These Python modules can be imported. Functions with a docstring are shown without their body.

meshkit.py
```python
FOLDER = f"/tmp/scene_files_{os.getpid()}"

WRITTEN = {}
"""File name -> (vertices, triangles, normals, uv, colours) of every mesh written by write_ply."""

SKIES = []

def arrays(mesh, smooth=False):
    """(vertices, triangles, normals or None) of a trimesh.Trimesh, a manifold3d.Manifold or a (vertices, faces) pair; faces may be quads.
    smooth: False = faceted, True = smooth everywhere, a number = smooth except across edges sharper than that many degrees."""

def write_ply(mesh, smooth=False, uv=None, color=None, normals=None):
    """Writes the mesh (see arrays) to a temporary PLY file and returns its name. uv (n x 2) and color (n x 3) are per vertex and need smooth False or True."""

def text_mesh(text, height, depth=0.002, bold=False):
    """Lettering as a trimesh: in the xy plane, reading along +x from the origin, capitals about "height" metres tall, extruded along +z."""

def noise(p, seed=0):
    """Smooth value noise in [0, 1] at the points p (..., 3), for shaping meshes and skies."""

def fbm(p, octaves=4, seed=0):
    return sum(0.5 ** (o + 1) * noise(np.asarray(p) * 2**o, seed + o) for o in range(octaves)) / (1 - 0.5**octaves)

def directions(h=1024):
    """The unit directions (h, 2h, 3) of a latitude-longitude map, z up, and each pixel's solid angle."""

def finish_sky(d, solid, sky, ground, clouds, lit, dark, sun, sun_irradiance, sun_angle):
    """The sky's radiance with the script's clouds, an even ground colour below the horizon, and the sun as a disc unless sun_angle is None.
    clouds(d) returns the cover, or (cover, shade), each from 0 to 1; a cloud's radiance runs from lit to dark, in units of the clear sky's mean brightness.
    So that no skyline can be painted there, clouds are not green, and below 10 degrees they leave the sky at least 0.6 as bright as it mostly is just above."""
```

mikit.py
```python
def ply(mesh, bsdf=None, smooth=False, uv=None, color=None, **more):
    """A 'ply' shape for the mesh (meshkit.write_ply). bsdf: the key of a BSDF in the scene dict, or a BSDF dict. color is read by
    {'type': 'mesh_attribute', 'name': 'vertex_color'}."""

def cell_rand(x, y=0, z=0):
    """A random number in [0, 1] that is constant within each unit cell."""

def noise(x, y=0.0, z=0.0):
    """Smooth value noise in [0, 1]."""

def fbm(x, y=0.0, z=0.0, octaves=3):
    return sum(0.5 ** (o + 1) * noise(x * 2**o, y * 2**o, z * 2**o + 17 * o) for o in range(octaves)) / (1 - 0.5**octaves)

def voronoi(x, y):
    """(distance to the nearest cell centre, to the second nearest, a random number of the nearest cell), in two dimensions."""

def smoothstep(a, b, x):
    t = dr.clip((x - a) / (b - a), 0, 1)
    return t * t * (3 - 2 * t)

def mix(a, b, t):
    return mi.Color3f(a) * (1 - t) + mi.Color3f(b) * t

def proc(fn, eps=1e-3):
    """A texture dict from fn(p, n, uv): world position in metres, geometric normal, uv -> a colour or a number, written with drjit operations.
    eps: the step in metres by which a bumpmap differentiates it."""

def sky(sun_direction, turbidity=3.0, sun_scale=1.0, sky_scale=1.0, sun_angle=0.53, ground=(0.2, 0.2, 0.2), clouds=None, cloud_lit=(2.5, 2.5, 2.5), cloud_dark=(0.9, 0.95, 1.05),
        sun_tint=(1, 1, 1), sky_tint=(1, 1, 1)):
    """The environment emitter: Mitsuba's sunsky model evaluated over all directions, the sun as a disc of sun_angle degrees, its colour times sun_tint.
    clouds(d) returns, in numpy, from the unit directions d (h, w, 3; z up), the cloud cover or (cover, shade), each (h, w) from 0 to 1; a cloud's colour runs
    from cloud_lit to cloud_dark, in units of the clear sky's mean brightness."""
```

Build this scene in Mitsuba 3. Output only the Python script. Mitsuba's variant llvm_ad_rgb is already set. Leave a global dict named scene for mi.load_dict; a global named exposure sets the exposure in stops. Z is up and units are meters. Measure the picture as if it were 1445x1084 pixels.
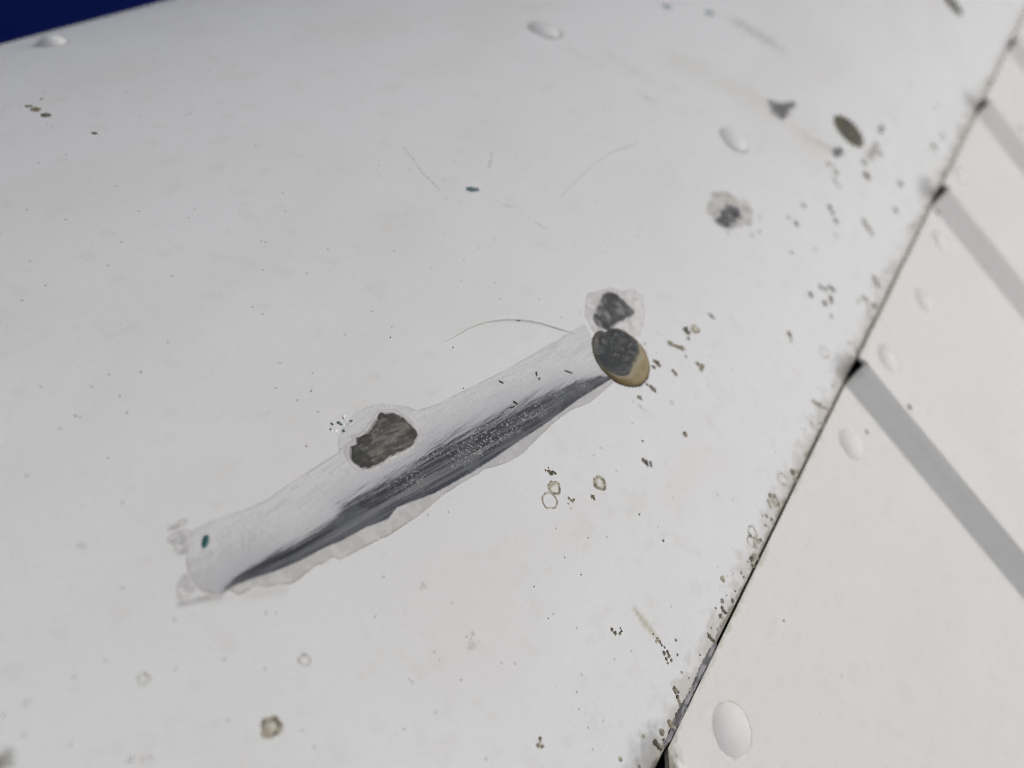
import math
import numpy as np
import trimesh
import mitsuba as mi
import drjit as dr
import mikit
import meshkit
from scipy.spatial import Delaunay, cKDTree
from shapely.geometry import Polygon, LineString, Point
import shapely

T = mi.ScalarTransform4f
scene, labels = {}, {}

# ---------------------------------------------------------------- camera, sky, exposure
EYE = np.array([0.0, 0.0, 0.100])
FWD = np.array([0.07428, 0.65827, -0.74911])
scene['camera'] = {
    'type': 'thinlens', 'fov': 65.2, 'fov_axis': 'x', 'near_clip': 0.005, 'far_clip': 60.0,
    'aperture_radius': 0.0012, 'focus_distance': 0.128,
    'to_world': T().look_at(origin=EYE.tolist(), target=(EYE + FWD).tolist(), up=[-0.75013, 0.53186, 0.39298]),
}
scene['sky'] = mikit.sky((0.33, 0.58, 0.66), turbidity=3, sun_scale=0.3, sun_angle=45, sky_scale=1.0,
                         clouds=lambda d: 1.0, cloud_lit=(0.465, 0.490, 0.545), sun_tint=(0.86, 0.99, 1.28))
exposure = 2.78

# ---------------------------------------------------------------- positions
# positions on the skins in millimetres: x across the seam, y along it
STRIP = [(-2.05, 45.17), (-2.78, 42.58), (-3.99, 39.82), (-4.65, 37.83), (-5.23, 35.95), (-4.67, 34.75), (-3.8, 33.62), (-2.62, 32.19), (-1.28, 31.35), (0.19, 30.93), (1.38, 30.93), (2.48, 31.58), (3.24, 32.33), (3.62, 33.46), (4.82, 33.7), (5.12, 34.82), (5.34, 35.81), (6.38, 36.72), (7.43, 38.16), (8.34, 39.14), (8.65, 40.11), (8.67, 41.67), (8.85, 43.22), (9.44, 44.17), (9.56, 45.77), (10.6, 46.07), (11.25, 48.24), (11.88, 50.51), (12.95, 53.45), (13.64, 56.66), (14.26, 60.2), (14.71, 65.3), (15.3, 67.97), (15.98, 70.54), (16.7, 73.57), (18.68, 77.78), (19.4, 81.36), (19.56, 84.76), (19.79, 89.85), (20.09, 92.6), (20.62, 95.27), (22.29, 99.71), (22.64, 102.74), (22.87, 105.2), (23.24, 108.39), (21.09, 110.01), (17.76, 110.58), (15.44, 111.32), (13.69, 112.91), (11.76, 114.04), (10.68, 107.42), (9.02, 98.71), (7.41, 90.2), (5.55, 82.61), (4.14, 76.58), (2.71, 72.77), (1.14, 72.04), (-0.49, 70.63), (-1.93, 68.96), (-2.99, 66.58), (-3.18, 64.02), (-2.76, 61.33), (-1.8, 59.18), (-0.49, 58.04), (-1.04, 54.31), (-1.69, 49.15)]
BAND_UP = [(2.89, 33.23), (2.92, 33.78), (2.75, 34.76), (3.0, 37.5), (3.41, 39.69), (4.28, 42.39), (4.84, 45.13), (5.2, 47.49), (5.57, 50.08), (4.95, 52.21), (6.42, 58.23), (7.76, 64.96), (8.22, 70.28), (9.74, 75.98), (12.12, 85.11), (14.77, 92.91), (17.63, 101.36), (20.22, 106.46), (22.04, 108.52), (22.96, 110.01)]
BAND_LOW = [(3.15, 32.99), (3.63, 34.61), (4.29, 36.18), (5.18, 37.92), (6.21, 40.29), (7.08, 42.79), (7.7, 45.12), (8.35, 47.08), (8.79, 48.03), (9.79, 51.88), (11.22, 55.44), (10.98, 57.8), (13.45, 63.88), (15.39, 71.3), (16.26, 75.48), (17.52, 82.27), (18.93, 89.4), (20.15, 97.61), (22.03, 106.51), (22.79, 110.29)]
PATCH_A = [(-0.98, 67.89), (-0.24, 68.56), (0.42, 69.46), (1.44, 69.9), (2.73, 70.11), (3.85, 70.01), (4.91, 69.93), (5.78, 69.37), (6.1, 68.18), (6.23, 66.79), (5.92, 65.55), (5.5, 64.17), (5.11, 62.77), (5.03, 61.44), (4.68, 60.05), (4.12, 58.94), (3.35, 58.3), (2.35, 58.1), (1.46, 58.27), (0.61, 58.97), (-0.06, 59.96), (0.32, 60.87), (-0.55, 61.61), (-0.12, 62.48), (-0.05, 63.47), (-0.25, 65.07), (-0.54, 66.24)]
PATCH_B = [(10.48, 123.74), (10.82, 125.77), (12.06, 126.9), (13.64, 126.95), (15.3, 126.89), (16.95, 126.87), (17.58, 125.29), (16.74, 122.81), (16.32, 120.98), (16.25, 118.53), (15.58, 116.6), (14.28, 115.69), (12.29, 116.55), (11.61, 118.44), (11.12, 121.2)]
HALO_B = [(8.06, 121.11), (9.35, 124.04), (10.6, 127.18), (12.78, 128.93), (13.7, 131.79), (15.3, 132.46), (17.32, 130.96), (18.95, 128.78), (20.48, 125.63), (21.2, 122.55), (19.93, 120.44), (17.43, 118.25), (15.41, 113.98), (14.26, 113.17), (12.34, 114.87), (10.88, 115.48), (9.04, 118.58)]
PATCH_C = [(15.72, 178.31), (16.26, 182.17), (18.54, 183.6), (20.18, 182.74), (20.89, 177.78), (19.76, 173.1), (17.57, 171.79), (16.75, 175.05)]
HALO_C = [(11.03, 179.95), (13.59, 185.63), (16.89, 187.03), (20.01, 190.93), (22.67, 186.35), (24.49, 181.47), (22.49, 177.48), (20.97, 173.56), (17.53, 170.89), (13.67, 171.94)]
PATCH_D = [(4.68, 239.97), (7.66, 243.52), (10.51, 250.63), (11.25, 243.16), (11.08, 235.3), (7.7, 235.36)]
PATCH_E = [(28.19, 246.52), (29.28, 250.13), (30.98, 250.64), (31.51, 246.81), (30.28, 243.57), (28.79, 243.44)]
BIG_RIVETS = [(21.14, 114.36), (28.57, 263.75), (30.27, 449.02)]
WHITE_RIVETS = [(6.04, 208.04), (-50.24, 199.89), (-118.5, 109.99)]
DOMES = [(74.95, 74.45), (74.14, 152.85), (74.08, 190.36), (77.26, 228.19), (74.22, 263.47), (70.64, 315.18)]
HAIR = [(-2.94, 86.88), (-2.14, 90.41), (-1.83, 92.57), (-0.97, 95.81), (0.3, 98.63), (1.84, 101.18), (2.92, 102.56), (4.67, 104.49), (7.46, 106.8), (10.48, 108.91), (12.96, 111.2)]
FIBRE = [(-10.4, 137.36), (-10.8, 142.32), (-11.4, 152.4), (-11.68, 158.74), (-11.39, 165.46), (-10.3, 171.45), (-9.18, 179.78)]
SCRATCHES = [[(-38.85, 122.31), (-35.38, 120.69), (-31.94, 118.86), (-28.75, 118.06), (-26.52, 117.38), (-24.07, 116.39)],[(-24.8, 132.12), (-25.81, 134.7), (-27.77, 138.46)],[(-18.18, 125.02), (-16.3, 125.42), (-14.43, 126.94), (-12.0, 127.12), (-8.09, 127.58), (-4.91, 128.38), (-3.13, 129.1)],[(-70.55, 94.64), (-70.18, 96.47), (-69.92, 98.63)],[(26.37, 79.64), (26.8, 84.91), (26.97, 90.13)],[(31.89, 75.86), (32.97, 76.89), (34.51, 77.55), (36.28, 78.64)]]
CHIPS = [(-22.78, 123.54,0), (-3.07, 35.65,1), (-38.38, 253.88,2), (-28.58, 266.87,3), (36.34, 187.09,4), (21.2, 172.29,5)]
STICKS = [((14.99, 101.1), (16.49, 102.02)), ((8.23, 88.63), (9.12, 88.98)), ((11.61, 96.1), (12.26, 95.41)), ((12.69, 95.52), (13.08, 95.21)), ((12.31, 87.52), (13.32, 87.71)), ((12.71, 85.86), (13.14, 87.05)), ((2.61, 102.26), (3.23, 102.72))]
RINGS = [(29.1, 136.79, 0.89,'t'), (26.85, 80.58, 1.15,'b'), (27.61, 78.14, 1.48,'p'), (32.5, 88.29, 1.16,'d'), (62.76, 125.92, 1.42,'p'), (62.11, 108.7, 1.18,'p'), (62.65, 106.88, 1.0,'p'), (57.19, 168.79, 1.56,'p'), (18.71, 25.41, 1.1,'d'), (16.16, 33.57, 0.72,'p'), (4.42, 19.69, 0.65,'p')]
CLUMPS = [[(29.39, 144.1, 0.3), (30.25, 144.14, 0.5), (30.81, 144.36, 0.3)],[(27.51, 134.12, 0.47), (28.25, 134.32, 0.57), (29.13, 132.94, 0.38), (27.47, 134.96, 0.38)],[(26.66, 127.59, 0.54), (27.29, 127.92, 0.54), (27.92, 128.26, 0.36), (28.55, 128.61, 0.46), (29.21, 129.27, 0.55), (29.65, 129.61, 0.37)],[(33.9, 129.48, 0.46), (34.86, 130.0, 0.56), (35.03, 129.13, 0.46)],[(30.67, 122.46, 0.35), (31.36, 122.35, 0.44)],[(26.66, 120.36, 0.35), (27.32, 120.6, 0.52), (27.76, 120.54, 0.43), (27.2, 118.96, 0.43)],[(28.38, 114.09, 0.3), (29.26, 114.4, 0.42), (29.8, 114.49, 0.47), (30.22, 114.44, 0.33)],[(28.72, 110.07, 0.45), (29.15, 110.15, 0.24)],[(24.0, 81.79, 0.2), (24.52, 82.21, 0.33), (25.01, 82.22, 0.4), (25.14, 82.75, 0.27), (25.56, 82.86, 0.27), (24.06, 82.63, 0.16)],[(29.86, 81.27, 0.2), (30.49, 81.34, 0.33), (30.66, 81.82, 0.2), (30.34, 80.35, 0.16)],[(32.89, 85.15, 0.34), (33.3, 85.06, 0.27)],[(36.33, 99.61, 0.38), (37.02, 99.72, 0.46), (37.67, 100.51, 0.31), (38.08, 100.16, 0.28), (37.54, 99.5, 0.27)],[(40.06, 112.47, 0.5)],[(48.11, 69.95, 0.28), (48.86, 69.94, 0.32), (49.61, 70.6, 0.25), (49.63, 71.07, 0.19), (49.16, 71.37, 0.15)],[(54.6, 75.37, 0.16), (55.67, 75.35, 0.24), (56.24, 75.29, 0.27), (56.87, 75.14, 0.2), (57.49, 75.28, 0.2), (57.85, 74.43, 0.33), (58.28, 75.14, 0.27), (58.86, 74.79, 0.33), (58.66, 73.99, 0.27), (59.54, 74.55, 0.29), (59.31, 73.65, 0.2)],[(63.48, 90.3, 0.3), (63.97, 90.11, 0.38), (64.52, 90.16, 0.3)],[(63.73, 83.89, 0.36), (64.33, 83.83, 0.36), (64.8, 83.97, 0.29)],[(62.4, 71.37, 0.37), (62.85, 71.21, 0.37), (63.52, 70.69, 0.33), (64.08, 70.35, 0.33), (64.58, 70.1, 0.26)],[(63.64, 62.15, 0.43), (64.34, 62.11, 0.43), (64.98, 62.15, 0.31)],[(64.29, 66.42, 0.38), (64.56, 66.25, 0.32)],[(60.74, 152.09, 0.55), (61.53, 152.58, 0.55), (62.56, 153.11, 0.55), (63.59, 153.65, 0.45), (64.23, 153.94, 0.34)],[(63.98, 129.79, 0.68), (63.33, 129.95, 0.29)],[(61.88, 119.57, 0.54), (62.79, 120.42, 0.47), (62.17, 118.13, 0.54), (62.93, 119.25, 0.36), (63.84, 120.09, 0.44), (62.87, 117.63, 0.47), (63.77, 118.9, 0.43), (64.4, 119.86, 0.46)],[(63.91, 106.87, 0.5), (64.04, 108.22, 0.42), (63.31, 108.42, 0.25)],[(64.39, 103.86, 0.53)],[(64.72, 93.31, 0.38)],[(47.71, 187.14, 0.66), (49.07, 188.24, 0.66), (49.8, 190.65, 0.67), (51.08, 191.21, 0.67), (51.7, 187.51, 0.79), (50.96, 183.61, 0.78), (52.19, 186.38, 0.53), (46.56, 180.95, 0.76)],[(59.84, 212.67, 1.06), (61.45, 211.71, 0.9), (62.65, 211.81, 0.6)],[(59.52, 200.77, 0.71), (60.78, 201.38, 0.72), (63.53, 202.87, 0.93)],[(38.15, 263.08, 1.12), (38.5, 267.77, 1.29), (38.52, 272.53, 1.16), (39.44, 263.32, 1.12), (40.19, 268.89, 0.96), (41.3, 270.71, 0.77)],[(38.35, 256.7, 1.16)],[(41.45, 251.52, 1.49)],[(36.51, 285.73, 1.22), (36.76, 282.47, 1.01)],[(33.14, 237.11, 0.92)],[(34.24, 232.82, 0.65), (36.31, 232.28, 0.58)],[(52.48, 267.81, 1.15)],[(56.28, 311.73, 1.38)],[(29.61, 236.76, 0.76)],[(31.43, 208.58, 0.72)],[(30.18, 198.28, 0.49), (32.86, 199.0, 0.77)],[(37.58, 219.22, 0.85), (39.2, 218.24, 0.7), (41.35, 216.8, 0.85)],[(48.26, 230.42, 0.85), (49.5, 229.74, 1.11), (50.93, 229.42, 1.1), (52.56, 228.99, 0.84)],[(55.41, 251.84, 1.01)],[(47.26, 162.28, 0.64), (48.34, 161.11, 0.41)],[(47.51, 48.76, 0.25), (47.83, 47.97, 0.3), (48.33, 48.28, 0.27), (47.79, 48.4, 0.16)],[(-89.89, 80.38, 0.54), (-87.92, 80.29, 0.82), (-84.92, 79.89, 0.79)],[(-74.53, 80.99, 0.41)],[(85.24, 183.1, 0.7)],[(76.57, 160.79, 0.52)],[(70.8, 317.23, 1.51)],[(68.75, 277.03, 1.21)],[(92.43, 286.76, 1.71)],[(74.85, 77.94, 0.23), (75.31, 77.77, 0.28)]]
FAINT = [(29.76, 108.54, 0.72), (34.21, 115.79, 0.68), (63.36, 151.89, 0.88), (63.52, 149.83, 0.65), (41.1, 282.04, 1.01), (38.71, 299.8, 1.08), (36.28, 309.83, 1.12), (34.68, 297.86, 0.85), (35.52, 334.07, 1.47), (19.96, 245.94, 0.85), (34.18, 247.29, 0.87), (55.09, 302.43, 1.33), (54.54, 291.72, 1.06), (-12.19, 25.44, 0.62), (21.18, 51.92, 0.63), (31.77, 50.69, 0.74), (33.34, 40.59, 0.39), (10.65, 14.23, 0.31), (50.29, 75.75, 0.4), (51.32, 75.53, 0.53), (52.45, 75.41, 0.79), (53.63, 75.5, 0.53), (64.94, 114.82, 0.71), (65.63, 226.65, 0.81), (30.98, 52.18, 0.42), (25.82, 53.25, 0.32), (91.29, 188.6, 0.69), (91.91, 101.71, 0.43), (33.56, 93.01, 0.36), (10.77, 47.75, 0.3), (11.18, 241.97, 2.01), (-17.52, 196.23, 0.83)]
TINY = [(41.31, 90.13, 0.26), (47.59, 90.31, 0.29), (34.14, 102.77, 0.28), (30.97, 128.4, 0.37), (34.8, 129.91, 0.19), (24.49, 187.83, 0.51), (26.65, 182.72, 0.5), (25.71, 178.93, 0.49), (62.34, 113.98, 0.26), (75.85, 99.65, 0.25), (9.84, 13.55, 0.15), (21.63, 27.54, 0.16), (4.22, 10.64, 0.14), (-2.08, 10.26, 0.11), (-90.89, 83.93, 0.38), (22.94, 121.95, 0.26), (65.49, 65.86, 0.25), (63.8, 74.85, 0.2), (64.68, 68.53, 0.26), (64.46, 115.34, 0.46), (38.82, 81.45, 0.16), (36.35, 78.54, 0.16), (-26.88, 36.65, 0.16), (-25.79, 42.57, 0.13), (-19.48, 35.27, 0.14), (-10.1, 62.62, 0.18), (-4.17, 55.19, 0.16), (-9.14, 80.3, 0.17), (-1.11, 87.39, 0.19), (5.15, 82.32, 0.17), (27.86, 41.25, 0.13), (28.45, 41.19, 0.14), (31.31, 36.2, 0.15), (19.14, 43.91, 0.14), (38.89, 72.56, 0.18), (35.14, 72.48, 0.15), (48.56, 57.94, 0.15), (52.91, 55.44, 0.15), (38.6, 62.77, 0.15), (3.15, 32.99, 0.11), (1.73, 26.53, 0.13), (0.08, 18.44, 0.12), (6.16, 22.75, 0.11), (9.61, 35.23, 0.11), (31.03, 238.55, 0.66), (43.78, 211.15, 0.53), (40.9, 197.3, 0.55), (48.83, 339.93, 1.01), (57.03, 326.59, 1.21), (88.52, 408.7, 1.61), (78.91, 378.37, 1.46), (73.09, 387.29, 1.5)]
SMEARS = [((-34.96, 204.98), (-21.79, 205.1),2.2,0), ((-40.94, 196.62), (-32.5, 197.0),1.6,0), ((-19.81, 273.31), (-7.04, 275.46),3.5,1), ((-20.79, 225.22), (5.81, 236.95),6.0,0), ((5.81, 236.95), (23.28, 239.11),3.5,0), ((19.64, 239.44), (29.53, 246.27),1.6,2), ((-19.51, 196.62), (-16.27, 196.87),1.6,0), ((0.74, 28.16), (3.44, 32.03),0.35,3), ((-4.58, 33.89), (-4.29, 32.85),0.9,4), ((-7.44, 34.06), (-6.61, 35.76),0.3,4), ((2.99, 31.09), (8.14, 37.95),0.8,4), ((49.66, 75.9), (55.84, 75.36),0.55,2), ((52.05, 75.48), (53.86, 75.42),1.0,0)]
FLAKES = [[(-6.36, 32.53), (-6.54, 33.24), (-6.35, 34.35), (-5.65, 35.19), (-4.98, 35.55), (-4.26, 34.47), (-3.75, 33.66), (-3.34, 32.97), (-3.65, 32.44), (-4.24, 32.06), (-5.13, 32.69), (-5.73, 32.51)],[(-1.67, 31.44), (-1.53, 30.32), (-1.09, 29.3), (-0.42, 28.74), (0.47, 28.5), (0.7, 29.19), (0.77, 30.01), (0.84, 30.59), (0.01, 30.81), (-0.85, 30.99)],[(-7.19, 33.47), (-7.13, 34.33), (-6.91, 35.14), (-7.22, 35.51), (-6.75, 36.12), (-6.47, 35.95), (-6.53, 35.07), (-6.78, 34.01)],[(0.89, 28.12), (1.03, 29.15), (1.8, 30.52), (2.54, 31.49), (2.67, 31.37), (1.89, 29.89), (1.33, 28.6)]]
OPENINGS = [(64.17, 171.43), (61.69, 281.66), (61.88, 378.09), (63.75, 59.45)]
SEAL = [(64.98, 62.66), (64.75, 84.08)]
CORNER = [(0.77, 5.82, 1.17), (0.54, 4.93, 1.16)]
# ---------------------------------------------------------------- the shape of the two skins
MM = 0.001
SEAM0, SEAM1 = 65.45, 66.00          # the gap between the two skins
X0, RAD = 45.0, 228.0               # flat right of X0, then rolled over a nose of this radius
Y0, Y1 = -80.0, 1300.0


def height(x):
    u = np.clip(X0 - np.asarray(x, float), 0, RAD * 0.999)
    return -RAD + np.sqrt(RAD * RAD - u * u)


def slope_normal(x):
    u = np.clip(X0 - np.asarray(x, float), 0, RAD * 0.98) / RAD
    return np.stack([-u, np.zeros_like(u), np.sqrt(1 - u * u)], -1)


def on_skin(x, y, h=0.0):
    """Points in metres, h millimetres above the skin at (x, y)."""
    x, y, h = np.broadcast_arrays(np.asarray(x, float), np.asarray(y, float), np.asarray(h, float))
    p = np.stack([x, y, height(x)], -1) + slope_normal(x) * h[..., None]
    return p * MM


def put(key, mesh, bsdf, label=None, category=None, group=None, kind=None, smooth=True, **more):
    scene[key] = mikit.ply(mesh, bsdf, smooth=smooth, **more)
    note(key, label, category, group, kind)
    return key


def note(key, label=None, category=None, group=None, kind=None):
    d = {k: v for k, v in (('label', label), ('category', category), ('group', group), ('kind', kind)) if v}
    if d:
        labels[key] = d


COUNT = {}


def numbered(name):
    n = COUNT.get(name, -1) + 1
    COUNT[name] = n
    return name if n == 0 else f'{name}_{n:03d}'


def wobble(poly, step=0.35, amount=0.25, freq=0.8, seed=0):
    """The closed outline with its corners rounded and a small ragged edge."""
    raw = Polygon(poly).buffer(0.02)
    g = raw.buffer(0.25).buffer(-0.5).buffer(0.25)
    if g.area < 0.6 * raw.area:
        g = raw.buffer(0.06)
    if g.geom_type != 'Polygon':
        g = max(g.geoms, key=lambda s: s.area)
    ring = g.exterior
    n = max(int(ring.length / step), 12)
    pts = np.array([ring.interpolate(i / n, normalized=True).coords[0] for i in range(n)])
    q = np.c_[pts * freq, np.full(n, seed * 3.7)]
    off = np.stack([meshkit.fbm(q, 3, seed) - 0.5, meshkit.fbm(q + 31.7, 3, seed + 5) - 0.5], -1) * 2 * amount
    return Polygon(pts + off).buffer(0)


def sheet(g, d, lift, relief=None, fade=0.5, uv=None, base=0.012):
    """A thin sheet over the outline g that follows the skin: base mm at the rim, lift (+ relief(x, y)) mm inside.
    uv(x, y, edge) gives the two numbers its material reads."""
    if g.geom_type != 'Polygon':
        g = max(g.geoms, key=lambda s: s.area)
    ring = g.exterior
    n = max(int(ring.length / d), 12)
    rim = np.array([ring.interpolate(i / n, normalized=True).coords[0] for i in range(n)])
    x0, y0, x1, y1 = g.bounds
    gx, gy = np.meshgrid(np.arange(x0, x1, d), np.arange(y0, y1, d))
    gx[1::2] += d / 2
    inner = np.stack([gx.ravel(), gy.ravel()], -1)
    shrunk = g.buffer(-0.45 * d)
    inner = inner[shapely.contains_xy(shrunk, inner[:, 0], inner[:, 1])]
    v = np.vstack([rim, inner])
    f = Delaunay(v).simplices
    c = v[f].mean(1)
    f = f[shapely.contains_xy(g, c[:, 0], c[:, 1])]
    a = v[f]
    area = np.cross(a[:, 1] - a[:, 0], a[:, 2] - a[:, 0])
    f = f[np.abs(area) > 1e-6]
    f = np.where((np.cross(v[f][:, 1] - v[f][:, 0], v[f][:, 2] - v[f][:, 0]) < 0)[:, None], f[:, ::-1], f)
    edge = shapely.distance(shapely.points(v), ring)
    edge[:n] = 0
    k = np.clip(edge / fade, 0, 1)
    h = base + lift * k
    if relief is not None:
        h = h + relief(v[:, 0], v[:, 1]) * k
    m = trimesh.Trimesh(on_skin(v[:, 0], v[:, 1], np.maximum(h, base)), f, process=False)
    return (m, np.stack(uv(v[:, 0], v[:, 1], edge), -1)) if uv else (m, np.stack([edge, h], -1))


def lump_mesh(field, box, cell, lift=0.012):
    """A low crust on the skin where field(x, y) > 0 (mm high)."""
    x0, y0, x1, y1 = box
    gx, gy = np.meshgrid(np.arange(x0, x1 + cell, cell), np.arange(y0, y1 + cell, cell), indexing='ij')
    h = field(gx, gy)
    on = h > 0
    q = on[:-1, :-1] | on[1:, :-1] | on[1:, 1:] | on[:-1, 1:]
    idx = np.arange(h.size).reshape(h.shape)
    f = np.stack([idx[:-1, :-1], idx[1:, :-1], idx[1:, 1:], idx[:-1, 1:]], -1)[q]
    use, inv = np.unique(f, return_inverse=True)
    f = inv.reshape(f.shape)
    x, y, hh = gx.ravel()[use], gy.ravel()[use], np.maximum(h.ravel()[use], 0)
    return trimesh.Trimesh(on_skin(x, y, hh + lift), np.vstack([f[:, [0, 1, 2]], f[:, [0, 2, 3]]]), process=False)


def crust(dots, seed=0, tall=0.4, cell=None, ragged=0.45):
    d = np.array(dots, float).reshape(-1, 3)
    r = d[:, 2].max()
    box = (*(d[:, :2] - d[:, 2:] * 1.6).min(0), *(d[:, :2] + d[:, 2:] * 1.6).max(0))
    cell = cell or max(min(d[:, 2].min() / 4.0, 0.12), 0.035)

    def field(x, y):
        n1 = meshkit.fbm(np.stack([x * 2.2 / max(r, .25), y * 2.2 / max(r, .25), np.full_like(x, seed * 1.7)], -1), 4, seed)
        best = np.full(x.shape, -1.0)
        for (a, b, s) in d:
            best = np.maximum(best, s * (1.0 - ((x - a) ** 2 + (y - b) ** 2) / (s * s)))
        return np.where(best > -2, tall * (best - (n1 - 0.42) * 2.0 * ragged * np.minimum(r, 0.6) * 2), 0)
    return lump_mesh(field, box, cell)


def ring_crust(cx, cy, r, width, seed=0, tall=0.10, gap=0.0, irregular=0.55):
    R = r * 1.4

    def field(x, y):
        a = np.arctan2(y - cy, x - cx)
        w = meshkit.fbm(np.stack([np.cos(a) * 1.3, np.sin(a) * 1.3, np.full_like(a, seed)], -1), 3, seed) - 0.5
        d = np.hypot(x - cx, y - cy) - r * (0.92 + irregular * w)
        w2 = meshkit.fbm(np.stack([x * 1.6, y * 1.6, np.full_like(x, seed)], -1), 3, seed + 3)
        return tall * (1 - (d / (width * (0.55 + 0.9 * w2))) ** 2 - gap * np.clip(np.sin(a * 1.0 + seed), 0, 1))
    return lump_mesh(field, (cx - R, cy - R, cx + R, cy + R), 0.09)


def tube_on(points, radius, lift, sides=6, taper=True):
    """A hair lying on the skin."""
    p = np.array(points, float)
    t = np.r_[0, np.cumsum(np.hypot(*np.diff(p, axis=0).T))]
    s = np.linspace(0, t[-1], max(int(t[-1] / 0.5), 6))
    from scipy.interpolate import CubicSpline, PchipInterpolator
    fit = CubicSpline if len(p) > 3 else PchipInterpolator
    x, y = fit(t, p[:, 0])(s), fit(t, p[:, 1])(s)
    k = s / s[-1]
    h = radius + lift * np.sin(np.pi * k) ** 1.0
    c = on_skin(x, y, h)
    d = np.gradient(c, axis=0)
    d /= np.linalg.norm(d, axis=1, keepdims=True)
    up = slope_normal(x)
    a = np.cross(d, up)
    a /= np.linalg.norm(a, axis=1, keepdims=True)
    b = np.cross(a, d)
    rr = radius * MM * (np.clip(np.minimum(k, 1 - k) * 6, 0.25, 1) if taper else np.ones_like(k))
    ang = np.arange(sides) * 2 * np.pi / sides
    v = c[:, None] + rr[:, None, None] * (np.cos(ang)[None, :, None] * a[:, None] + np.sin(ang)[None, :, None] * b[:, None])
    i, j = np.meshgrid(np.arange(len(s) - 1), np.arange(sides), indexing='ij')
    q = np.stack([i * sides + j, (i + 1) * sides + j, (i + 1) * sides + (j + 1) % sides, i * sides + (j + 1) % sides], -1).reshape(-1, 4)
    return trimesh.Trimesh(v.reshape(-1, 3), np.vstack([q[:, [0, 2, 1]], q[:, [0, 3, 2]]]), process=False)


# ---------------------------------------------------------------- materials (p in metres -> millimetres)
fbm, noise, voronoi, sst, mix, cell_rand = mikit.fbm, mikit.noise, mikit.voronoi, mikit.smoothstep, mikit.mix, mikit.cell_rand


def seg_dist(x, y, a, b):
    ax, ay, bx, by = a[0], a[1], b[0], b[1]
    dx, dy = bx - ax, by - ay
    t = dr.clip(((x - ax) * dx + (y - ay) * dy) / (dx * dx + dy * dy), 0, 1)
    return dr.sqrt(dr.square(x - ax - t * dx) + dr.square(y - ay - t * dy)), t


WHITE = (0.71, 0.715, 0.712)


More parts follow.
